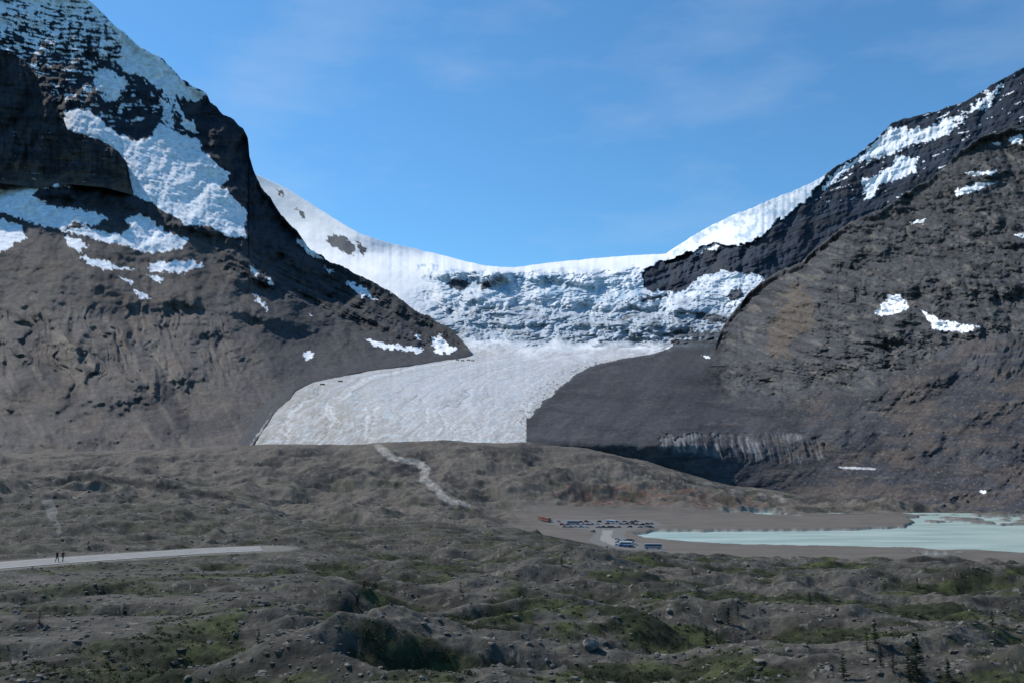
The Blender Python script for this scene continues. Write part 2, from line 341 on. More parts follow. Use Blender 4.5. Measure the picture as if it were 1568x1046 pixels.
# ================= LEFT BUTTE
skyB=[(-320,20),(-100,60),(0,75),(15,78),(35,92),(50,108),(66,145),(85,168),(97,182),(104,200),(130,208),(155,216),(180,231),(194,248),(198,270),(203,292)]
cols=np.arange(-320,204,STEP); nrb=230
top=curve(skyB,cols)+3*fbm(cols/12,cols*0+.8,4,.6); bot=curve([(-320,290),(0,281),(60,288),(110,283),(160,288),(203,299)],cols)
X=np.repeat(cols[None,:],nrb,0); t=np.linspace(0,1,nrb)[:,None]; Y=top+(bot-top)*t
d_b=smooth1(D3at(X[-1],bot),10)
D=d_b[None,:]-30+.42*(D3at(X,Y)-d_b[None,:])
strat=afbm(X/120,(Y-.05*X)/13,4,.6,70)
D2=D+(70*ridged((X+.2*Y)/60,Y/130,5,.5,71)+34*aridged(X/22,Y/90,3,.5,73)+16*strat-50)*sstep(0,25,bot-Y)
C=const(X.shape,(.036,.037,.043))*(1+.6*strat+.4*fbm(X/8,Y/14,4,.6,72))[...,None]
C=mix(C,(.095,.076,.058),sstep(.1,.6,fbm(X/40,Y/16,4,.6,75)+(Y-230)/110)*.65)
C=mix(C,(.7,.72,.76),((afbm(X/30,Y/2.5,4,.6,77)>.78)&(Y>190)).astype(float)*.6)
sheet('rock_butte',X,Y,D2,C,m_far)

# ================= RIGHT NEAR MOUNTAIN + LATERAL MORAINE
skyR=[(812,640),(818,633),(850,602),(880,578),(900,566),(950,552),(1000,545),(1030,537),(1080,532),(1096,528),(1103,508),(1112,492),(1125,476),(1145,452),(1160,436),(1185,420),(1228,402),(1245,384),(1262,370),(1300,342),(1350,320),(1400,287),(1440,264),(1460,240),(1480,226),(1500,210),(1568,192),(1700,150),(1900,120)]
cols=np.arange(806,1880,STEP); nr5=510
topb=curve(skyR,cols); top=topb+3.4*fbm(cols/16,cols*0+.4,5,.62)*sstep(1090,1130,cols)+2.5*fbm(cols/22,cols*0+.9,4,.6)*(1-sstep(1000,1090,cols))
bot=curve([(806,690),(900,700),(1000,725),(1100,752),(1250,790),(1350,794),(1900,800)],cols)
X=np.repeat(cols[None,:],nr5,0); t=np.linspace(0,1,nr5)[:,None]; Y=top+(bot-top)*t
Dt=curve([(812,3400),(1085,3400),(1120,3100),(1180,2800),(1300,2550),(1568,2250),(1900,2000)],cols)
Dt=smooth1(Dt,10)
Db=smooth1(curve([(812,1330),(1000,1330),(1150,1290),(1300,1020),(1400,960),(1900,900)],cols),20)
tR=curve([(812,500),(1060,500),(1110,492),(1125,476),(1145,452),(1160,436),(1185,420),(1228,402),(1262,370),(1350,320),(1440,264),(1500,210),(1568,192),(1700,150),(1900,120)],cols)
D=regD(cols,smooth1(tR,10),bot,Dt,Db,1.4,X,Y,nx=45)
ty=np.arange(480,860,1.0); tv=smooth1(np.maximum(tongueD(ty),1345),9)
Dm=np.interp(Y,ty,tv)*.985
wm=sstep(1010,1230+380*sstep(590,700,Y),X+.35*np.minimum(Y-560,60))
D=Dm*(1-wm)+D*wm
g=np.clip(np.abs(np.gradient(D,axis=0)/np.gradient(Y,axis=0)),2,6); g=smooth(smooth(g,16,0),20,1)
crest=curve([(812,640),(1000,560),(1090,592),(1160,600),(1300,592),(1400,562),(1480,522),(1568,512),(1900,500)],X)
rocky=1-sstep(-14,28,Y-crest+10*fbm(X/30,Y/20,4)); rocky*=sstep(1075,1115,X)
slab=ridged((X+.6*Y)/70,(Y-.28*X)/26,5,.6,51)
cragR=ridged((X-.3*Y)/30,(Y-.28*X)/16,4,.62,151)
mstr=afbm((X+.9*Y)/26,(Y-.3*X)/90,5,.6,153)
rel=g*(rocky*(12*slab+24*ridged((X-.5*Y)/170,(Y+.3*X)/190,5,.48,52)+5*cragR)+(1-rocky)*(.35+.65*wm)*(9*fbm((X+Y)/110,Y/60,4,.45,53)+1.6*fbm(X/20,Y/10,4,.62,54)+2.5*mstr))
rel=rel+g*(ledge(X,Y,[(1180,440),(1240,420),(1350,380),(1450,350),(1600,340),(1880,330)],12,16,11,10)
 +ledge(X,Y,[(1150,500),(1200,470),(1330,440),(1450,440),(1600,450),(1880,440)],14,20,12,10)
 +ledge(X,Y,[(1150,565),(1220,550),(1330,520),(1450,505),(1600,500),(1880,490)],14,22,13,8)
 +ledge(X,Y,[(1300,350),(1400,310),(1500,270),(1600,250),(1880,240)],10,14,14,6)
 +ledge(X,Y,[(1150,608),(1320,598),(1450,570),(1600,560),(1880,560)],8,26,15,5)
 +ledge(X,Y,[(1000,664),(1100,660),(1260,662),(1400,690),(1880,700)],6,30,16,4))
gz=pmw(X,Y,[[(1012,668),(1060,664),(1150,664),(1262,668),(1262,702),(1180,706),(1100,700),(1015,694)]],10,20)
gz=smooth(gz,4,0)
gn=aridged((X-.25*Y)/13,Y/70,3,.6,55)
gz2=sstep(505,520,Y)*(1-sstep(560,590,Y))*sstep(1420,1500,X)
g3=aridged((X+.35*Y)/14,Y/90,3,.6,56)
rel=rel+g*gz*3.5*gn+g*gz2*3*g3
fade=(sstep(0,12,Y-top)*.85+.15)*np.where(X<1075,sstep(0,45,Y-top),1)
D2=D+rel*fade
C=const(X.shape,(.044,.046,.052))*(1+.35*mstr*(1-rocky))[...,None]
C=mix(C,(.070,.059,.053),sstep(1100,1320,X+.6*(Y-650))*sstep(.0,.5,fbm(X/90,Y/30,5,.6,57)+.2))
C=mix(C,(.026,.027,.032),sstep(.0,.45,fbm(X/120,Y/20,5,.6,58))*.75)
C=mix(C,(.105,.092,.080),(1-rocky)*sstep(.2,.6,fbm(X/60,Y/9,5,.68,157))*(.25+.3*(X>1080)))
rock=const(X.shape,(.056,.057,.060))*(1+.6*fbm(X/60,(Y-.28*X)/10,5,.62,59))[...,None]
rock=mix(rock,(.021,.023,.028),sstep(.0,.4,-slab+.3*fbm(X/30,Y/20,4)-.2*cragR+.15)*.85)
rock=mix(rock,(.128,.117,.103),sstep(.15,.55,fbm(X/30,(Y-.3*X)/12,5,.66,60))*.75)
rock=mix(rock,(.11,.085,.062),pmw(X,Y,[[(1205,430),(1235,440),(1248,500),(1215,520),(1190,560),(1170,520),(1195,470)]],18,24)*.5)
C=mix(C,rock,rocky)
C=C*(1+.30*fbm(X/6,Y/4,4,.75,61)+.22*gz2*g3)[...,None]
C=mix(C,(.21,.21,.21),gz*sstep(.1,.8,gn)*sstep(-.2,.4,fbm(X/40,Y/30,3,.5,62)+.1)*.7)
C=mix(C,(.16,.14,.125),((fbm(X/5,Y/3,3,.7,63)>.58)*(Y>550)).astype(float)*(.3+.4*(X>1180)))
snr=[[(1338,482),(1355,462),(1360,451),(1380,452),(1394,472),(1375,480),(1350,484)],[(1410,474),(1440,490),(1504,501),(1480,509),(1430,505)],[(1463,291),(1490,283),(1527,278),(1500,291),(1465,301)],
 [(1478,264),(1527,262),(1520,268),(1482,269)],[(1393,341),(1415,336),(1412,344)],[(1545,211),(1562,205),(1564,221),(1548,222)],[(1552,361),(1572,358),(1572,366)],
 [(1072,544),(1088,545),(1080,550)],[(1555,198),(1575,196),(1575,203)],[(1500,753),(1510,752),(1506,756)],[(1515,220),(1533,218),(1530,224)]]
C=mix(C,SNOW,pmw(X,Y,snr,5,8,64))
C=mix(C,(.5,.5,.5),pmw(X,Y,[[(1282,714),(1310,715),(1342,716),(1340,719),(1290,718)]],1.5,20,65)*.8)
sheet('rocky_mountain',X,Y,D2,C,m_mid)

# ================= GROUND
def zof(py,D):
    u=(CY-py)/F; return CAMZ+D*(ST+u*CT)/(CT-u*ST)
K=[-300,0,170,350,500,650,800,900,1000,1100,1250,1400,1568,1850]
rows=[(300,[800,800,798,800,806,803,812,836,850,853,860,864,868,872]),
(380,[785,785,786,792,814,816,832,852,862,866,868,872,875,878]),
(480,[768,768,770,788,814,832,848,862,866,866,867,867,867,867]),
(600,[755,755,757,778,800,816,834,835,835.5,835.5,835.5,835.5,835.5,835.5]),
(750,[742,742,745,765,785,796,806,808,808,808.3,808.3,808.3,808.3,808.3]),
(900,[728,728,730,745,764,774,785,788,789,790,790,790,790,790]),
(1050,[712,712,714,722,730,732,738,746,756,768,777,777,777,777]),
(1200,[699,699,698,692,690,688,691,703,722,746,767,768,768,768]),
(1300,[694,693,690,680,677,673,672,682,706,736,764,766,766,766]),
(1420,[705,703,702,692,689,686,686,697,722,752,775,776,776,776])]
Dk=[25,45,62,90,132,200]; Zt=[[43]*14,[43.5]*14,[44.3]*14,[43.8]*14,
 [44.5,44.5,44.5,44,43,42.5,42,41.5,41.5,41,41,41,40.5,40],
 [41,41,41,40.5,40,40,39.5,38,37,36,35.5,35,34.5,34]]
for d,r in rows: Dk.append(d); Zt.append([zof(p,d) for p in r])
Dk.append(1700); Zt.append([z-60 for z in Zt[-1]])
avec=np.arange(-1090,1075,1.45)/F
lD=np.linspace(math.log(26),math.log(1650),1280)
A,LD=np.meshgrid(avec,lD); DD=np.exp(LD)
Z=table(K,[math.log(d) for d in Dk],Zt,A*F+CX,LD)
Z=smooth(smooth(Z,24,0),28,1)
Xw=A*DD; Yw=DD
near=1-sstep(330,520,DD)
valley=sstep(430,520,DD)*(1-sstep(900,1000,DD))*sstep(700,860,A*F+CX)
hillm=(1-near)*(1-valley)
hum=ridged(Xw/38+.5*perlin(Xw/30,Yw/30),Yw/20,3,.42,80)
h2=fbm(Xw/13,Yw/8,4,.5,81)
hvar=.65+.7*sstep(-.4,.4,fbm(Xw/70,Yw/50,2,.5,180))
nz=near*(hvar*(3.2*hum-.9)+1.5*h2+.28*fbm(Xw/4,Yw/3,4,.55,82))*sstep(35,75,DD)*(1-.4*sstep(200,300,DD))
hr_=ridged(Xw/60,Yw/60,4,.48,84)
lft=sstep(210,300,DD)*(1-sstep(750,900,DD))*(1-sstep(380,560,A*F+CX))
nz=nz+lft*(6*ridged(Xw/46+.3,Yw/60,4,.48,86)-1.5)
nz=nz+hillm*(13*fbm(Xw/130,Yw/130,4,.45,83)+8*hr_-5+1.2*fbm(Xw/12,Yw/14,3,.55,183))*(1-.7*sstep(1150,1260,DD))
nz=nz+valley*(.35+.12*fbm(Xw/30,Yw/30,3))
nz=nz+.05*fbm(Xw/.9,Yw/.9,3,.6,85)*(1-sstep(90,200,DD))
Z=Z+nz
ROADZ=44.6
rpx=[(-320,893),(-150,878),(0,866),(90,858),(170,853),(260,847),(345,841),(400,840)]
rc=[np.array(onplane(a,b,ROADZ)) for a,b in rpx]
def resample(pts,step):
    pts=np.array(pts); d=np.r_[0,np.cumsum(np.linalg.norm(np.diff(pts,axis=0),axis=1))]
    n=max(2,int(d[-1]/step)); q=np.linspace(0,d[-1],n)
    return np.stack([np.interp(q,d,pts[:,k]) for k in range(3)],1)
road=resample(rc,2.0)
for _ in range(12): road[1:-1]=(road[:-2]+road[2:]+2*road[1:-1])/4
def segdist(X,Y,pl):
    best=np.full(X.shape,1e9)
    for i in range(len(pl)-1):
        x1,y1=pl[i][:2];x2,y2=pl[i+1][:2]; dx=x2-x1;dy=y2-y1
        t=np.clip(((X-x1)*dx+(Y-y1)*dy)/(dx*dx+dy*dy+1e-9),0,1)
        best=np.minimum(best,np.hypot(X-x1-t*dx,Y-y1-t*dy))
    return best
sel=(DD>85)&(DD<200)&(Xw<-20)
rd=np.full(Xw.shape,1e9); rd[sel]=segdist(Xw[sel],Yw[sel],road[::2])
w=1-sstep(6,16,rd)
Z=Z*(1-w)+ROADZ*w
exc=np.maximum(Z-(44.25+(130-DD)*.005),0)
Z=Z-exc*.9*(1-w)*(1-sstep(132,150,DD))*sstep(60,72,DD)*sstep(20,34,-Xw)
lakep=[(972,819),(1000,814),(1060,814),(1180,813),(1300,812),(1385,808),(1400,800),(1390,794),(1420,789),(1480,787),(1500,792),(1568,791),(1900,790),(1900,853),(1568,851),(1500,846),(1440,846),(1400,842),(1250,839),(1150,837),(1060,833),(1020,829),(985,826)]
px0,py0=project(Xw,Yw,0*Xw)
ww=fbm(px0/30,py0/5,3,.5,88)
lm=pm(px0+6*ww,py0+1.2*ww,lakep)
bars=pm(px0+25*ww,py0+2*ww,[(1395,792),(1600,794),(1600,806),(1480,803),(1420,800)])
chan=pm(px0+25*ww,py0+1.0*ww,[(1085,786),(1195,784.5),(1190,788),(1110,788.5)])|pm(px0+15*ww,py0+.8*ww,[(1395,848),(1470,850),(1440,856),(1410,854)])
lm2=(lm&~(bars&(fbm(px0/50,py0/2.5,3,.5,90)>.1)))|chan
lmf=smooth(smooth(lm2.astype(float),2,0),2,1)*sstep(480,500,DD)
Z=Z*(1-lmf)+(-.9)*lmf
V=np.stack([Xw,Yw,Z],-1)
PX,PY=project(Xw,Yw,Z)
C=const(Xw.shape,(.074,.068,.058))*(1+.45*fbm(Xw/5,Yw/5,5,.7,91))[...,None]  # near ground: dark rubble, darkened further to carry a painted cloud shadow
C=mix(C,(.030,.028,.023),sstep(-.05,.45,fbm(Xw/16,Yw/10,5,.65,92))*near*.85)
vn=fbm(Xw/20,Yw/10,6,.66,93)
veg=sstep(-.18,.10,vn-.30*(hum-.25)-.15*h2)*near
veg=veg*np.where(PY<850,.55,1)*(.5+.5*sstep(-200,200,PX-150))
gcol=mix(const(Xw.shape,(.020,.024,.011)),(.052,.060,.023),sstep(-.1,.45,fbm(Xw/6,Yw/4,5,.65,94)))
C=mix(C,gcol,veg*.92)
C=mix(C,(.16,.148,.13),near*(1-veg)*(fbm(Xw/1.6,Yw/1.6,4,.75,194)>.5)*.8)
midc=const(Xw.shape,(.088,.077,.065))*(1+.4*fbm(Xw/22,Yw/30,6,.74,95)+.25*hr_)[...,None]
midc=mix(midc,(.034,.032,.031),sstep(.05,.4,fbm(Xw/80,Yw/150,5,.65,96))*.85)
midc=mix(midc,(.038,.042,.025),sstep(.05,.4,fbm(Xw/30,Yw/50,5,.68,97))*(PY>735)*.65)
midc=mix(midc,(.13,.070,.050),pmw(PX,PY,[[(850,742),(1000,745),(1120,758),(1190,776),(1060,784),(900,775),(840,760)]],14,25,2)*sstep(-.2,.4,fbm(PX/30,PY/5,4,.6,98))*.65)
midc=mix(midc,(.20,.185,.162),pmw(PX,PY,[[(0,756),(60,765),(160,768),(250,776),(260,790),(200,800),(100,790),(0,780)],[(900,720),(1100,738),(1220,765),(1200,770),(1080,745),(930,728)]],14,18,3)*sstep(-.1,.5,fbm(PX/22,PY/6,4,.65,99))*.75)
midc=mix(midc,(.17,.155,.135),(fbm(Xw/7,Yw/9,3,.75,196)>.5).astype(float)*.5)
C=mix(C,midc,1-near)
flat=const(Xw.shape,(.112,.100,.088))*(1+.2*fbm(Xw/40,Yw/20,4,.6,100))[...,None]
C=mix(C,flat,valley*sstep(760,800,PX))
C=mix(C,(.020,.020,.019),pmw(PX,PY,[[(105,722),(180,728),(260,742),(350,758),(365,768),(280,756),(200,744),(120,732)]],4,14,5)*.8)
trail=pm(PX+3.5*fbm(PX/16,PY/12,3),PY,[(571,680),(585,680),(606,698),(644,704),(659,716),(656,732),(674,746),(690,762),(724,772),(722,776),(680,769),(664,752),(643,736),(644,720),(632,711),(598,705),(586,698)])
trail=smooth(trail.astype(float),1,1)
C=mix(C,(.27,.255,.23),trail*.85*(.65+.5*sstep(-.3,.3,fbm(PX/8,PY/4,3,.6,101))))
C=mix(C,(.17,.165,.15),pm(PX+5*fbm(PX/9,PY/9,3),PY,[(60,766),(80,764),(88,790),(95,815),(88,822),(82,800)])*.6)
park=pm(PX,PY,[(835,800),(850,794),(900,795),(1000,796),(1018,804),(960,812),(955,820),(975,830),(1020,838),(1015,845),(930,840),(900,828),(915,812),(870,808)])
C=mix(C,(.13,.125,.12),park.astype(float))
C=mix(C,(.24,.23,.215),pmw(PX,PY,[[(922,811),(938,811),(934,820),(946,828),(958,836),(936,834),(920,826)]],3,8,9)*.85)
C=mix(C,(.17,.16,.145),(1-sstep(4.5,7.5,rd))*.8)
C=mix(C,(.26,.29,.27),lmf*.8)
idx=grid_faces(*A.shape)[...,::-1].reshape(-1,4)
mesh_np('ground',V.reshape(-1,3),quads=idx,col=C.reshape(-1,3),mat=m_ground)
def gz_at(x,y):
    x=np.asarray(x,float);y=np.asarray(y,float)
    i=np.clip((np.log(y)-lD[0])/(lD[1]-lD[0]),0,len(lD)-1.01); j=np.clip((x/y-avec[0])/(avec[1]-avec[0]),0,len(avec)-1.01)
    i0=i.astype(int);j0=j.astype(int);u=i-i0;v=j-j0
    return (Z[i0,j0]*(1-v)+Z[i0,j0+1]*v)*(1-u)+(Z[i0+1,j0]*(1-v)+Z[i0+1,j0+1]*v)*u
def samp(G,x,y):
    i=np.clip((np.log(y)-lD[0])/(lD[1]-lD[0]),0,len(lD)-1).astype(int); j=np.clip((x/y-avec[0])/(avec[1]-avec[0]),0,len(avec)-1).astype(int)
    return G[i,j]
def hit(px,py,d0=40,d1=1300):
    Ds=np.exp(np.linspace(math.log(d0),math.log(d1),4000)); x,y,z=P(px+0*Ds,py+0*Ds,Ds)
    gz=gz_at(x,y); k=np.argmax(z<=gz)
    return float(x[k]),float(y[k]),float(gz[k])
# ---------- lake
lake_m=bpy.data.materials.new('lake_water'); lake_m.use_nodes=True
nt=lake_m.node_tree; b=nt.nodes['Principled BSDF']; b.inputs['Roughness'].default_value=.35; b.inputs['Specular IOR Level'].default_value=.25
tc=nt.nodes.new('ShaderNodeTexCoord'); mp=nt.nodes.new('ShaderNodeMapping'); mp.inputs['Scale'].default_value=(.012,.05,1)
nn=nt.nodes.new('ShaderNodeTexNoise'); nn.inputs['Scale'].default_value=1; nn.inputs['Detail'].default_value=6
rr=nt.nodes.new('ShaderNodeValToRGB'); rr.color_ramp.elements[0].position=.35; rr.color_ramp.elements[1].position=.65
rr.color_ramp.elements[0].color=(.24,.33,.29,1); rr.color_ramp.elements[1].color=(.38,.46,.42,1)
n2=nt.nodes.new('ShaderNodeTexNoise'); n2.inputs['Scale'].default_value=1.2; n2.inputs['Detail'].default_value=4
bp=nt.nodes.new('ShaderNodeBump'); bp.inputs['Strength'].default_value=.35; bp.inputs['Distance'].default_value=.15
L=nt.links; L.new(tc.outputs['Object'],mp.inputs['Vector']); L.new(mp.outputs['Vector'],nn.inputs['Vector']); L.new(nn.outputs['Fac'],rr.inputs['Fac']); L.new(rr.outputs['Color'],b.inputs['Base Color'])
L.new(tc.outputs['Object'],n2.inputs['Vector']); L.new(n2.outputs['Fac'],bp.inputs['Height']); L.new(bp.outputs['Normal'],b.inputs['Normal'])
mesh_np('lake',np.array([(70,500,0),(900,500,0),(900,985,0),(70,985,0)],float),quads=np.array([[0,1,2,3]]),mat=lake_m)
# ---------- road
asph=flat_mat('asphalt',(.20,.197,.19),.9,var=.12,scale=.6,spec=.2)
paint=flat_mat('road_paint',(.6,.6,.57),.7,var=.1)
n=len(road); tg=np.gradient(road,axis=0); tg/=np.linalg.norm(tg,axis=1)[:,None]; nrm=np.stack([-tg[:,1],tg[:,0],0*tg[:,0]],1)
def strip(name,off0,off1,dz,mat):
    a=road+nrm*off0;b_=road+nrm*off1; V=np.concatenate([a,b_]); V[:,2]=ROADZ+dz
    q=np.array([[i,n+i,n+i+1,i+1] for i in range(n-1)]); 
    return mesh_np(name,V,quads=q[:,::-1],mat=mat)
ro=strip('road',-4.2,4.2,.06,asph)
for o0,o1 in((-3.9,-3.76),(3.76,3.9)):
    s_=strip('edge_line',o0,o1,.066,paint); s_.parent=ro
# ---------- rocks
def ico(sub):
    import bmesh
    bm=bmesh.new(); bmesh.ops.create_icosphere(bm,subdivisions=sub,radius=1); v=np.array([p.co[:] for p in bm.verts]); f=np.array([[q.index for q in p.verts] for p in bm.faces]); bm.free(); return v,f
iv,if_=ico(1); iv2,if2=ico(2)
def scatter_rocks(name,n,dmin,dmax,smin,smax,mat,filt=None,pw=2.6,cb=(.10,.093,.083)):
    a=rng.uniform(-.66,.66,n); d=np.exp(rng.uniform(math.log(dmin),math.log(dmax),n)); x=a*d;y=d
    if filt is not None:
        k=filt(x,y); x=x[k];y=y[k]
    n=len(x); z=gz_at(x,y); s=smin*(smax/smin)**(rng.rand(n)**pw)
    base=iv[None]*(1+.28*rng.randn(n,len(iv),1).clip(-1.5,1.5))
    th=rng.rand(n)*6.28; c,s_=np.cos(th),np.sin(th)
    base=base*(s[:,None]*np.stack([rng.uniform(.7,1.3,n),rng.uniform(.7,1.2,n),rng.uniform(.45,.8,n)],1))[:,None,:]
    X_=base[...,0]*c[:,None]-base[...,1]*s_[:,None]; Y_=base[...,0]*s_[:,None]+base[...,1]*c[:,None]
    V=np.stack([X_+x[:,None],Y_+y[:,None],base[...,2]+(z+.1*s)[:,None]],-1).reshape(-1,3)
    Fc=(if_[None]+np.arange(n)[:,None,None]*len(iv)).reshape(-1,3)
    br=rng.uniform(.6,1.6,n); col=(np.array(cb)[None]*br[:,None]).repeat(len(iv),0)
    return mesh_np(name,V,tris=Fc,col=col,mat=mat,smoothsh=False)
m_rock=terrain_mat('rock',6,.5,.25,dist=.05)
rdf=lambda x,y: (samp(rd,x,y)>6.5)&(rng.rand(len(x))>.75*samp(veg,x,y))
scatter_rocks('scattered_rocks',26000,50,330,.05,.36,m_rock,rdf,2.3,(.105,.097,.085))
scatter_rocks('hillside_boulders',6000,330,1250,.35,1.3,m_rock,lambda x,y:(samp(valley,x,y)<.3),2.4,(.10,.09,.08))
bx,by,bz=hit(905,992); 
v=iv2*(1+.13*rng.randn(len(iv2),1))*np.array([.8,.6,.5]); v=v.clip(-.68,.68)
v=v+np.array([bx,by,bz+.3]); mesh_np('boulder',v,tris=if2,col=np.tile([.15,.14,.125],(len(v),1)),mat=m_rock,smoothsh=False)
# ---------- shrubs
def leaf_cloud(centers,rad,hgt,nper,leaf,cols_):
    n=len(centers); 
    u=rng.randn(n,nper,3); u/=np.linalg.norm(u,axis=2,keepdims=True); u*=rng.uniform(.45,1.05,(n,nper,1)); u[...,2]=np.abs(u[...,2])
    lump=1+.35*np.sin(3*np.arctan2(u[...,1],u[...,0])+rng.rand(n,1)*6)
    p=u*np.stack([rad,rad,hgt],1)[:,None,:]; p[...,:2]*=lump[...,None]; p+=centers[:,None,:]
    p=p.reshape(-1,3); m=len(p)
    lf=(leaf*np.ones((n,nper))*rng.uniform(.6,1.3,(n,nper))).reshape(-1,1)
    a=rng.randn(m,3);a/=np.linalg.norm(a,axis=1,keepdims=True); b_=np.cross(a,rng.randn(m,3)); b_/=np.linalg.norm(b_,axis=1,keepdims=True)
    V=np.stack([p-a*lf,p+a*lf,p+b_*lf*.9],1).reshape(-1,3)
    cc=np.repeat(cols_,nper,0)*rng.uniform(.6,1.4,(m,1))
    return V,np.arange(3*m).reshape(-1,3),np.repeat(cc,3,0)
m_leaf=terrain_mat('foliage',3,.2,.3,dist=.05,rough=.8)
n=20000; a=rng.uniform(-.64,.64,n); d=np.exp(rng.uniform(math.log(52),math.log(320),n)); x=a*d;y=d
k=(samp(veg,x,y)>.5)&(samp(rd,x,y)>7); x=x[k];y=y[k]; n=len(x)
rad=rng.uniform(.15,.45,n)*(1+1.4*(rng.rand(n)>.93)); cen=np.stack([x,y,gz_at(x,y)-.03],1)
cl=np.array([.038,.046,.017])[None]*rng.uniform(.35,1.5,(n,1))
V_,F_,c_=leaf_cloud(cen,rad,rad*rng.uniform(.35,.8,n),34,.07,cl)
mesh_np('low_shrubs',V_,tris=F_,col=c_,mat=m_leaf,smoothsh=False)
# ---------- spruces
def spruce(px,py,h):
    x,y,z=hit(px,py); z-=.05
    V=[];T_=[];Cc=[]
    def tri(a,b_,c,col):
        i=len(V); V.extend([a,b_,c]); T_.append((i,i+1,i+2)); Cc.extend([col]*3)
    S=7
    for i in range(S):
        a0=2*math.pi*i/S;a1=2*math.pi*(i+1)/S; r=h*.028
        tri((r*math.cos(a0),r*math.sin(a0),0),(r*math.cos(a1),r*math.sin(a1),0),(0,0,h*.98),(.06,.045,.035))
    nb=int(60+h*22)
    for i in range(nb):
        tz=random.random()**.9; zz=h*(.04+.94*tz); Lb=h*.24*(1-tz)**.8*random.uniform(.55,1.15)+.04
        a_=random.uniform(0,6.283); ca,sa=math.cos(a_),math.sin(a_)
        dr=-.12+.35*tz
        g_=random.uniform(.6,1.4); col=(.016*g_,.026*g_,.013*g_)
        for s in range(9):
            q=(s+.5)/9; bx_=ca*Lb*q; by_=sa*Lb*q; bz_=zz+dr*Lb*q
            wd=.11*h/3*(1.1-q*.5)
            for sd in(-1,1):
                tri((bx_,by_,bz_),(bx_+ca*wd*.9-sa*wd*sd,by_+sa*wd*.9+ca*wd*sd,bz_-wd*random.uniform(.1,.6)),(bx_+ca*wd*.6,by_+sa*wd*.6,bz_+wd*.25),col)
    V=np.array(V)+np.array([x,y,z])
    mesh_np('spruce_tree',V,tris=np.array(T_),col=np.array(Cc),mat=m_leaf,smoothsh=False)
for px,py,h in[(1405,1044,3.3),(1392,1040,1.8),(1340,985,1.9),(1328,996,1.5),(1082,992,2.0),(1115,956,1.9),(1098,985,1.3),(1292,1040,1.8),(1348,1020,1.6),(1130,942,1.4),(1368,1030,1.4),(1452,1043,1.7),(395,985,1.2),(60,955,1.3),(190,940,1.1),(705,905,1.2),(860,865,1.4),(1060,880,1.4),(1240,925,1.4),(135,838,1.3),(1520,960,1.5),(1405,900,1.5)]:
    spruce(px,py,h)
# ---------- vehicles
glass=flat_mat('window_glass',(.02,.025,.03),.15,var=.1); tyre=flat_mat('tyre_rubber',(.02,.02,.02),.9,var=.1); lampm=flat_mat('head_lamp',(.6,.6,.58),.2)
def prism(prof,V,Fs,mi,m):
    i=len(V);n=len(prof)
    for (yy,zz,ww) in prof: V.append((-ww,yy,zz))
    for (yy,zz,ww) in prof: V.append((ww,yy,zz))
    Fs.append(list(range(i,i+n))[::-1]); mi.append(m); Fs.append(list(range(i+n,i+2*n))); mi.append(m)
    for k in range(n):
        k2=(k+1)%n; Fs.append([i+k,i+k2,i+n+k2,i+n+k]); mi.append(m)
def cyl(V,Fs,mi,x0,x1,y,z,r,m,S=12):
    i=len(V)
    for xx in(x0,x1):
        for s in range(S): V.append((xx,y+r*math.cos(6.2832*s/S),z+r*math.sin(6.2832*s/S)))
    for s in range(S): Fs.append([i+s,i+(s+1)%S,i+S+(s+1)%S,i+S+s]); mi.append(m)
    Fs.append(list(range(i,i+S))); mi.append(m); Fs.append(list(range(i+S,i+2*S))); mi.append(m)
def quad(V,Fs,mi,pts,m):
    i=len(V); V.extend(pts); Fs.append(list(range(i,i+4))); mi.append(m)
def pymesh(name,V,Fs,mi,mats):
    me=bpy.data.meshes.new(name); me.from_pydata(V,[],Fs)
    for m in mats: me.materials.append(m)
    for p,k in zip(me.polygons,mi): p.material_index=k
    me.update(); return me
def car_mesh(paint_,suv):
    V=[];Fs=[];mi=[]
    h=1.72 if suv else 1.42; b_=1.0 if suv else .88; w=.92; r=.80
    prism([(-2.2,.32,w-.05),(-2.25,.6,w),(-2.15,b_-.04,w),(-1.9,b_,w),(.95,b_,w),(2.0,b_-.14,w-.06),(2.25,.62,w-.06),(2.2,.32,w-.08)],V,Fs,mi,0)
    back=-2.0 if suv else -1.75
    prism([(back,b_,w-.04),(back+(.2 if suv else .7),h-.03,r-.08),(back+.6+(0 if suv else .4),h,r-.1),(.1,h-.02,r-.1),(.95,b_,w-.06)],V,Fs,mi,0)
    for sx in(-1,1):
        e=.012
        f0=back+(.18 if suv else .45)
        quad(V,Fs,mi,[(sx*(w-.06+e+.01),f0,b_+.06),(sx*(w-.06+e+.01),-.42,b_+.06),(sx*(r-.075+e),-.42,h-.1),(sx*(r-.075+e),f0+.25+(0 if suv else .3),h-.1)],1)
        quad(V,Fs,mi,[(sx*(w-.06+e+.01),-.34,b_+.06),(sx*(w-.07+e),.72,b_+.06),(sx*(r-.075+e),.12,h-.1),(sx*(r-.075+e),-.34,h-.1)],1)
    quad(V,Fs,mi,[(-.76,.945,b_+.05),(.76,.945,b_+.05),(.62,.19,h-.08),(-.62,.19,h-.08)],1)
    quad(V,Fs,mi,[(-.72,back-.0,b_+.1),(.72,back-.0,b_+.1),(.62,back+(.13 if suv else .5),h-.12),(-.62,back+(.13 if suv else .5),h-.12)],1)
    for sx in(-1,1):
        for yy in(-1.38,1.38): cyl(V,Fs,mi,sx*(w-.22),sx*(w+.01),yy,.33,.33,2)
        quad(V,Fs,mi,[(sx*.5,2.262,.62),(sx*.82,2.262,.62),(sx*.82,2.235,.75),(sx*.5,2.235,.75)],3)
    return pymesh('car',V,Fs,mi,[paint_,glass,tyre,lampm])
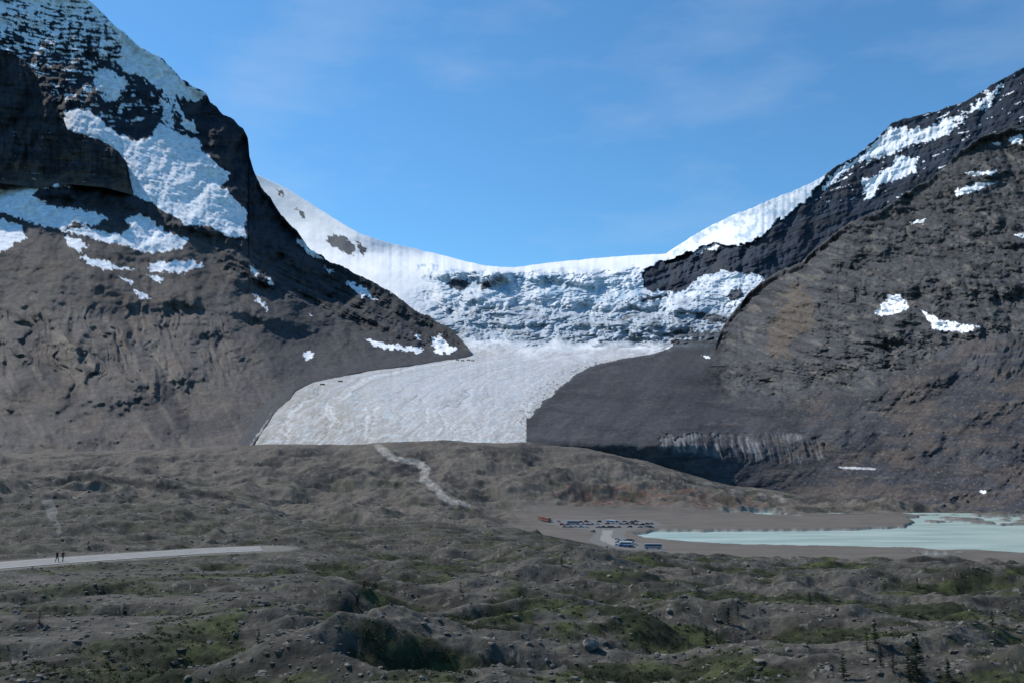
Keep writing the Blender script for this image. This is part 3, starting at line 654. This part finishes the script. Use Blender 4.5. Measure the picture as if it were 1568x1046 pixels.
def bus_mesh(paint_,L_,H_,big=False):
    V=[];Fs=[];mi=[]; w=1.25; wr=.75 if big else .5; z0=.9 if big else .45
    prism([(-L_/2,z0,w-.04),(-L_/2-.03,H_-.3,w),(-L_/2+.25,H_,w-.15),(L_/2-.5,H_,w-.15),(L_/2-.1,H_-.5,w),(L_/2+.03,z0+.9,w),(L_/2,z0,w-.05)],V,Fs,mi,0)
    for sx in(-1,1):
        k=int(L_/1.5)
        for i in range(k):
            y0=-L_/2+.5+i*(L_-1.3)/k; y1=y0+(L_-1.3)/k-.12
            quad(V,Fs,mi,[(sx*(w+.015),y0,H_-1.35),(sx*(w+.015),y1,H_-1.35),(sx*(w+.012),y1,H_-.5),(sx*(w+.012),y0,H_-.5)],1)
        for yy in((-L_/2+1.8,-L_/2+3.4,L_/2-1.9) if big else(-L_/2+2,L_/2-1.9)): cyl(V,Fs,mi,sx*(w-.3),sx*(w+.03),yy,wr,wr,2,16)
    quad(V,Fs,mi,[(-1.1,L_/2+.05,z0+.95),(1.1,L_/2+.05,z0+.95),(1.05,L_/2-.06,H_-.55),(-1.05,L_/2-.06,H_-.55)],1)
    return pymesh('bus',V,Fs,mi,[paint_,glass,tyre])
cpal=[(.65,.65,.65),(.5,.51,.52),(.03,.03,.035),(.10,.10,.11),(.25,.26,.28),(.03,.06,.16),(.30,.02,.02),(.6,.6,.58),(.06,.07,.08),(.12,.15,.2)]
cms=[]
for i,c in enumerate(cpal):
    cms.append(car_mesh(flat_mat('car_paint',c,.3,var=.03),i%2==0))
def place(me,name,px,py,rot,loc=None):
    o=bpy.data.objects.new(name,me); sc.collection.objects.link(o)
    o.location=loc if loc else hit(px,py); o.rotation_euler=(0,0,rot); return o
spots=[]
for px in np.arange(862,1012,7.5): spots.append((px,803+.6*math.sin(px),1.57))
for px in np.arange(866,1000,8.2): spots.append((px,807.5,1.4))
for px in np.arange(880,985,9.5): spots.append((px,799.5,1.57))
for px in np.arange(946,975,7): 
    for yy in(826,831,836): spots.append((px,yy+.1*(px-946),1.3))
for q in[(912,827),(917,829),(908,814),(935,818),(900,818),(856,799),(925,812),(844,798)]: spots.append((q[0],q[1],.4))
for (px,py,r) in spots:
    if random.random()<.22: continue
    place(random.choice(cms),'parked_car',px+random.uniform(-1,1),py+random.uniform(-.5,.5),r+random.uniform(-.12,.12)+(3.14 if random.random()<.5 else 0))
whitep=flat_mat('white_paint',(.7,.7,.7),.4,var=.04); redp=flat_mat('orange_paint',(.20,.07,.045),.4,var=.05); greyp=flat_mat('grey_paint',(.3,.31,.32),.4,var=.05)
bw=bus_mesh(whitep,8.5,3.0); br_=bus_mesh(redp,12.5,3.9,True); bg=bus_mesh(greyp,11,3.3); bd=bus_mesh(flat_mat('dark_red_paint',(.12,.03,.025),.4,var=.05),12.5,3.9,True)
place(br_,'ice_explorer_bus',829,797,.25); place(br_,'ice_explorer_bus',837,799,.4)
place(bg,'coach_bus',1000,840,1.45); place(bw,'motorhome',958,836,1.5); place(bw,'motorhome',935,801,1.2); place(bg,'coach_bus',878,803,1.5)
def ice_loc(px,py):
    j=int(round((px-cF[0])/STEP)); k=int(np.argmin(abs(YF[:,j]-py)))
    return tuple(float(v) for v in P(cF[j],YF[k,j],DF[k,j]))
for px,py in((494,589),(521,585),(700,552),(708,553),(717,552),(724,553)):
    place(bd,'ice_explorer_bus',0,0,random.uniform(1.2,1.9),loc=ice_loc(px,py))
# ---------- people
def person(px,py,head,shirt,pants,hair,pose,hgt=1.74,pack=None):
    x,y,z=hit(px,py)
    J={'pelvis':(0,0,.95),'spine':(0,.01,1.12),'chest':(0,.0,1.32),'neck':(0,0,1.48),'head0':(0,-.01,1.56),'head1':(0,-.015,1.66),'head2':(0,0,1.72)}
    R={'pelvis':(.15,.11),'spine':(.135,.10),'chest':(.17,.115),'neck':(.058,.058),'head0':(.072,.085),'head1':(.082,.10),'head2':(.06,.07)}
    E=[('pelvis','spine'),('spine','chest'),('chest','neck'),('neck','head0'),('head0','head1'),('head1','head2')]
    for sd,n_ in((-1,'l'),(1,'r')):
        st=pose*sd
        J['hip'+n_]=(.095*sd,0,.88);J['knee'+n_]=(.105*sd,-.10*st-.03,.50);J['ank'+n_]=(.11*sd,-.20*st+.02,.09);J['toe'+n_]=(.13*sd,-.20*st-.15,.04)
        R['hip'+n_]=(.095,.10);R['knee'+n_]=(.06,.062);R['ank'+n_]=(.04,.045);R['toe'+n_]=(.042,.032)
        J['sho'+n_]=(.19*sd,0,1.41);J['elb'+n_]=(.245*sd,.04+.08*st,1.14);J['wri'+n_]=(.235*sd,-.07+.16*st,.90);J['palm'+n_]=(.23*sd,-.10+.17*st,.82)
        R['sho'+n_]=(.062,.062);R['elb'+n_]=(.043,.043);R['wri'+n_]=(.027,.03);R['palm'+n_]=(.018,.038)
        E+=[('pelvis','hip'+n_),('hip'+n_,'knee'+n_),('knee'+n_,'ank'+n_),('ank'+n_,'toe'+n_),('chest','sho'+n_),('sho'+n_,'elb'+n_),('elb'+n_,'wri'+n_),('wri'+n_,'palm'+n_)]
        p=J['palm'+n_]
        for q,(dy,ln) in enumerate(((-.03,.075),(-.01,.085),(.01,.08),(.03,.065))):
            a_='f%d%s'%(q,n_); b2='g%d%s'%(q,n_)
            J[a_]=(p[0],p[1]+dy,p[2]-.045);J[b2]=(p[0]-.02*sd,p[1]+dy*1.1-.01,p[2]-.04-ln);R[a_]=(.010,.010);R[b2]=(.008,.008)
            E+=[('palm'+n_,a_),(a_,b2)]
        J['th'+n_]=(p[0]-.02*sd,p[1]-.055,p[2]-.03);R['th'+n_]=(.010,.010);E.append(('palm'+n_,'th'+n_))
    J['nose']=(0,-.115,1.635);R['nose']=(.013,.018);E.append(('head1','nose'))
    names=list(J); me=bpy.data.meshes.new('b'); me.from_pydata([J[k] for k in names],[(names.index(a),names.index(b)) for a,b in E],[])
    o=bpy.data.objects.new('b',me); sc.collection.objects.link(o)
    sk=o.modifiers.new('s','SKIN'); 
    for i,k in enumerate(names):
        me.skin_vertices[0].data[i].radius=R[k]; me.skin_vertices[0].data[i].use_root=(k=='pelvis')
    sb=o.modifiers.new('u','SUBSURF'); sb.levels=2; sb.render_levels=2
    dg=bpy.context.evaluated_depsgraph_get(); m2=bpy.data.meshes.new_from_object(o.evaluated_get(dg)); bpy.data.objects.remove(o)
    m2.name='person'
    at=m2.color_attributes.new('Col','FLOAT_COLOR','POINT')
    skin=(.42,.27,.20)
    for i,v in enumerate(m2.vertices):
        X_,Y_,Z_=v.co; ax=abs(X_)
        if Z_>1.50: c=hair if (Z_>1.685 or Y_>.015) else skin
        elif Z_>1.46 and ax<.1: c=skin
        elif ax>.19 and Z_<.91: c=skin
        elif ax>.185 and Z_<1.3: c=shirt
        elif Z_>.93: c=shirt
        elif Z_>.10: c=pants
        else: c=(.03,.025,.02)
        if Z_>1.5 and Y_<-.07 and ax>.02 and ax<.05 and 1.635<Z_<1.66: c=(.02,.015,.01)
        if Z_>1.5 and Y_<-.07 and ax<.03 and 1.575<Z_<1.59: c=(.25,.09,.08)
        at.data[i].color=(*c,1)
    for p in m2.polygons: p.use_smooth=True
    m2.materials.clear(); m2.materials.append(m_cloth)
    ob=bpy.data.objects.new('person',m2); sc.collection.objects.link(ob)
    s=hgt/1.76; ob.scale=(s,s,s); ob.location=(x,y,z); ob.rotation_euler=(0,0,head)
    if pack:
        V=[];Fs=[];mi=[]
        prism([(.11,1.02,.13),(.26,1.04,.12),(.29,1.2,.12),(.25,1.4,.10),(.11,1.44,.12)],V,Fs,mi,0)
        bk=bpy.data.objects.new('backpack',pymesh('backpack',V,Fs,mi,[flat_mat('pack_cloth',pack,.9)])); sc.collection.objects.link(bk); bk.parent=ob
        bv=bk.modifiers.new('b','BEVEL'); bv.width=.03; bv.segments=2
m_cloth=terrain_mat('clothing',20,.1,.12,dist=.01)
person(87,861,1.2,(.03,.03,.04),(.03,.035,.05),(.03,.02,.015),1.0,1.78)
person(96,860,1.3,(.10,.02,.02),(.04,.04,.05),(.05,.03,.02),-.9,1.68)
person(547,930,3.0,(.02,.022,.03),(.02,.02,.025),(.03,.02,.015),.7,1.78,pack=(.03,.03,.03))
person(557,908,2.7,(.16,.06,.045),(.03,.03,.035),(.03,.02,.015),-.6,1.72)
# ---------- light, sky, camera
EL=math.radians(47); AZ=math.radians(-58)
sdir=Vector((math.sin(AZ)*math.cos(EL),math.cos(AZ)*math.cos(EL),math.sin(EL)))
sun=bpy.data.lights.new('sun','SUN'); sun.energy=4.9; sun.angle=math.radians(.5); sun.color=(1,.96,.9)
so=bpy.data.objects.new('sun',sun); sc.collection.objects.link(so); so.rotation_euler=sdir.to_track_quat('Z','Y').to_euler(); so.location=(0,0,3000)
w=bpy.data.worlds.new('World'); sc.world=w; w.use_nodes=True; nt=w.node_tree; N=nt.nodes; L=nt.links
bg=N['Background']; sky=N.new('ShaderNodeTexSky'); sky.sky_type='NISHITA'; sky.sun_disc=False; sky.sun_elevation=EL; sky.sun_rotation=AZ; sky.altitude=500
sky.air_density=1.0; sky.dust_density=.2; sky.ozone_density=2.0
tint=N.new('ShaderNodeVectorMath'); tint.operation='MULTIPLY'; tint.inputs[1].default_value=(.74,1.30,1.58)
tc=N.new('ShaderNodeTexCoord'); mp=N.new('ShaderNodeMapping'); mp.inputs['Scale'].default_value=(2.2,1,7); mp.inputs['Rotation'].default_value=(0,math.radians(-18),0)
n1=N.new('ShaderNodeTexNoise'); n1.inputs['Scale'].default_value=1.6; n1.inputs['Detail'].default_value=7; n1.inputs['Roughness'].default_value=.55
cr=N.new('ShaderNodeMapRange'); cr.inputs['From Min'].default_value=.54; cr.inputs['From Max'].default_value=.85; cr.inputs['To Max'].default_value=.25
mx=N.new('ShaderNodeMix'); mx.data_type='RGBA'; mx.inputs[7].default_value=(7,8,9,1)
L.new(tc.outputs['Generated'],mp.inputs['Vector']); L.new(mp.outputs['Vector'],n1.inputs['Vector']); L.new(n1.outputs['Fac'],cr.inputs['Value'])
L.new(sky.outputs['Color'],tint.inputs[0])
L.new(cr.outputs['Result'],mx.inputs[0]); L.new(tint.outputs['Vector'],mx.inputs[6]); L.new(mx.outputs[2],bg.inputs['Color'])
bg.inputs['Strength'].default_value=.097
cam=bpy.data.cameras.new('camera'); co=bpy.data.objects.new('camera',cam); sc.collection.objects.link(co); sc.camera=co
cam.sensor_width=36; cam.lens=36*F/1568; cam.clip_start=.5; cam.clip_end=30000
co.location=(0,0,CAMZ); co.rotation_euler=(math.pi/2+TH,0,0)
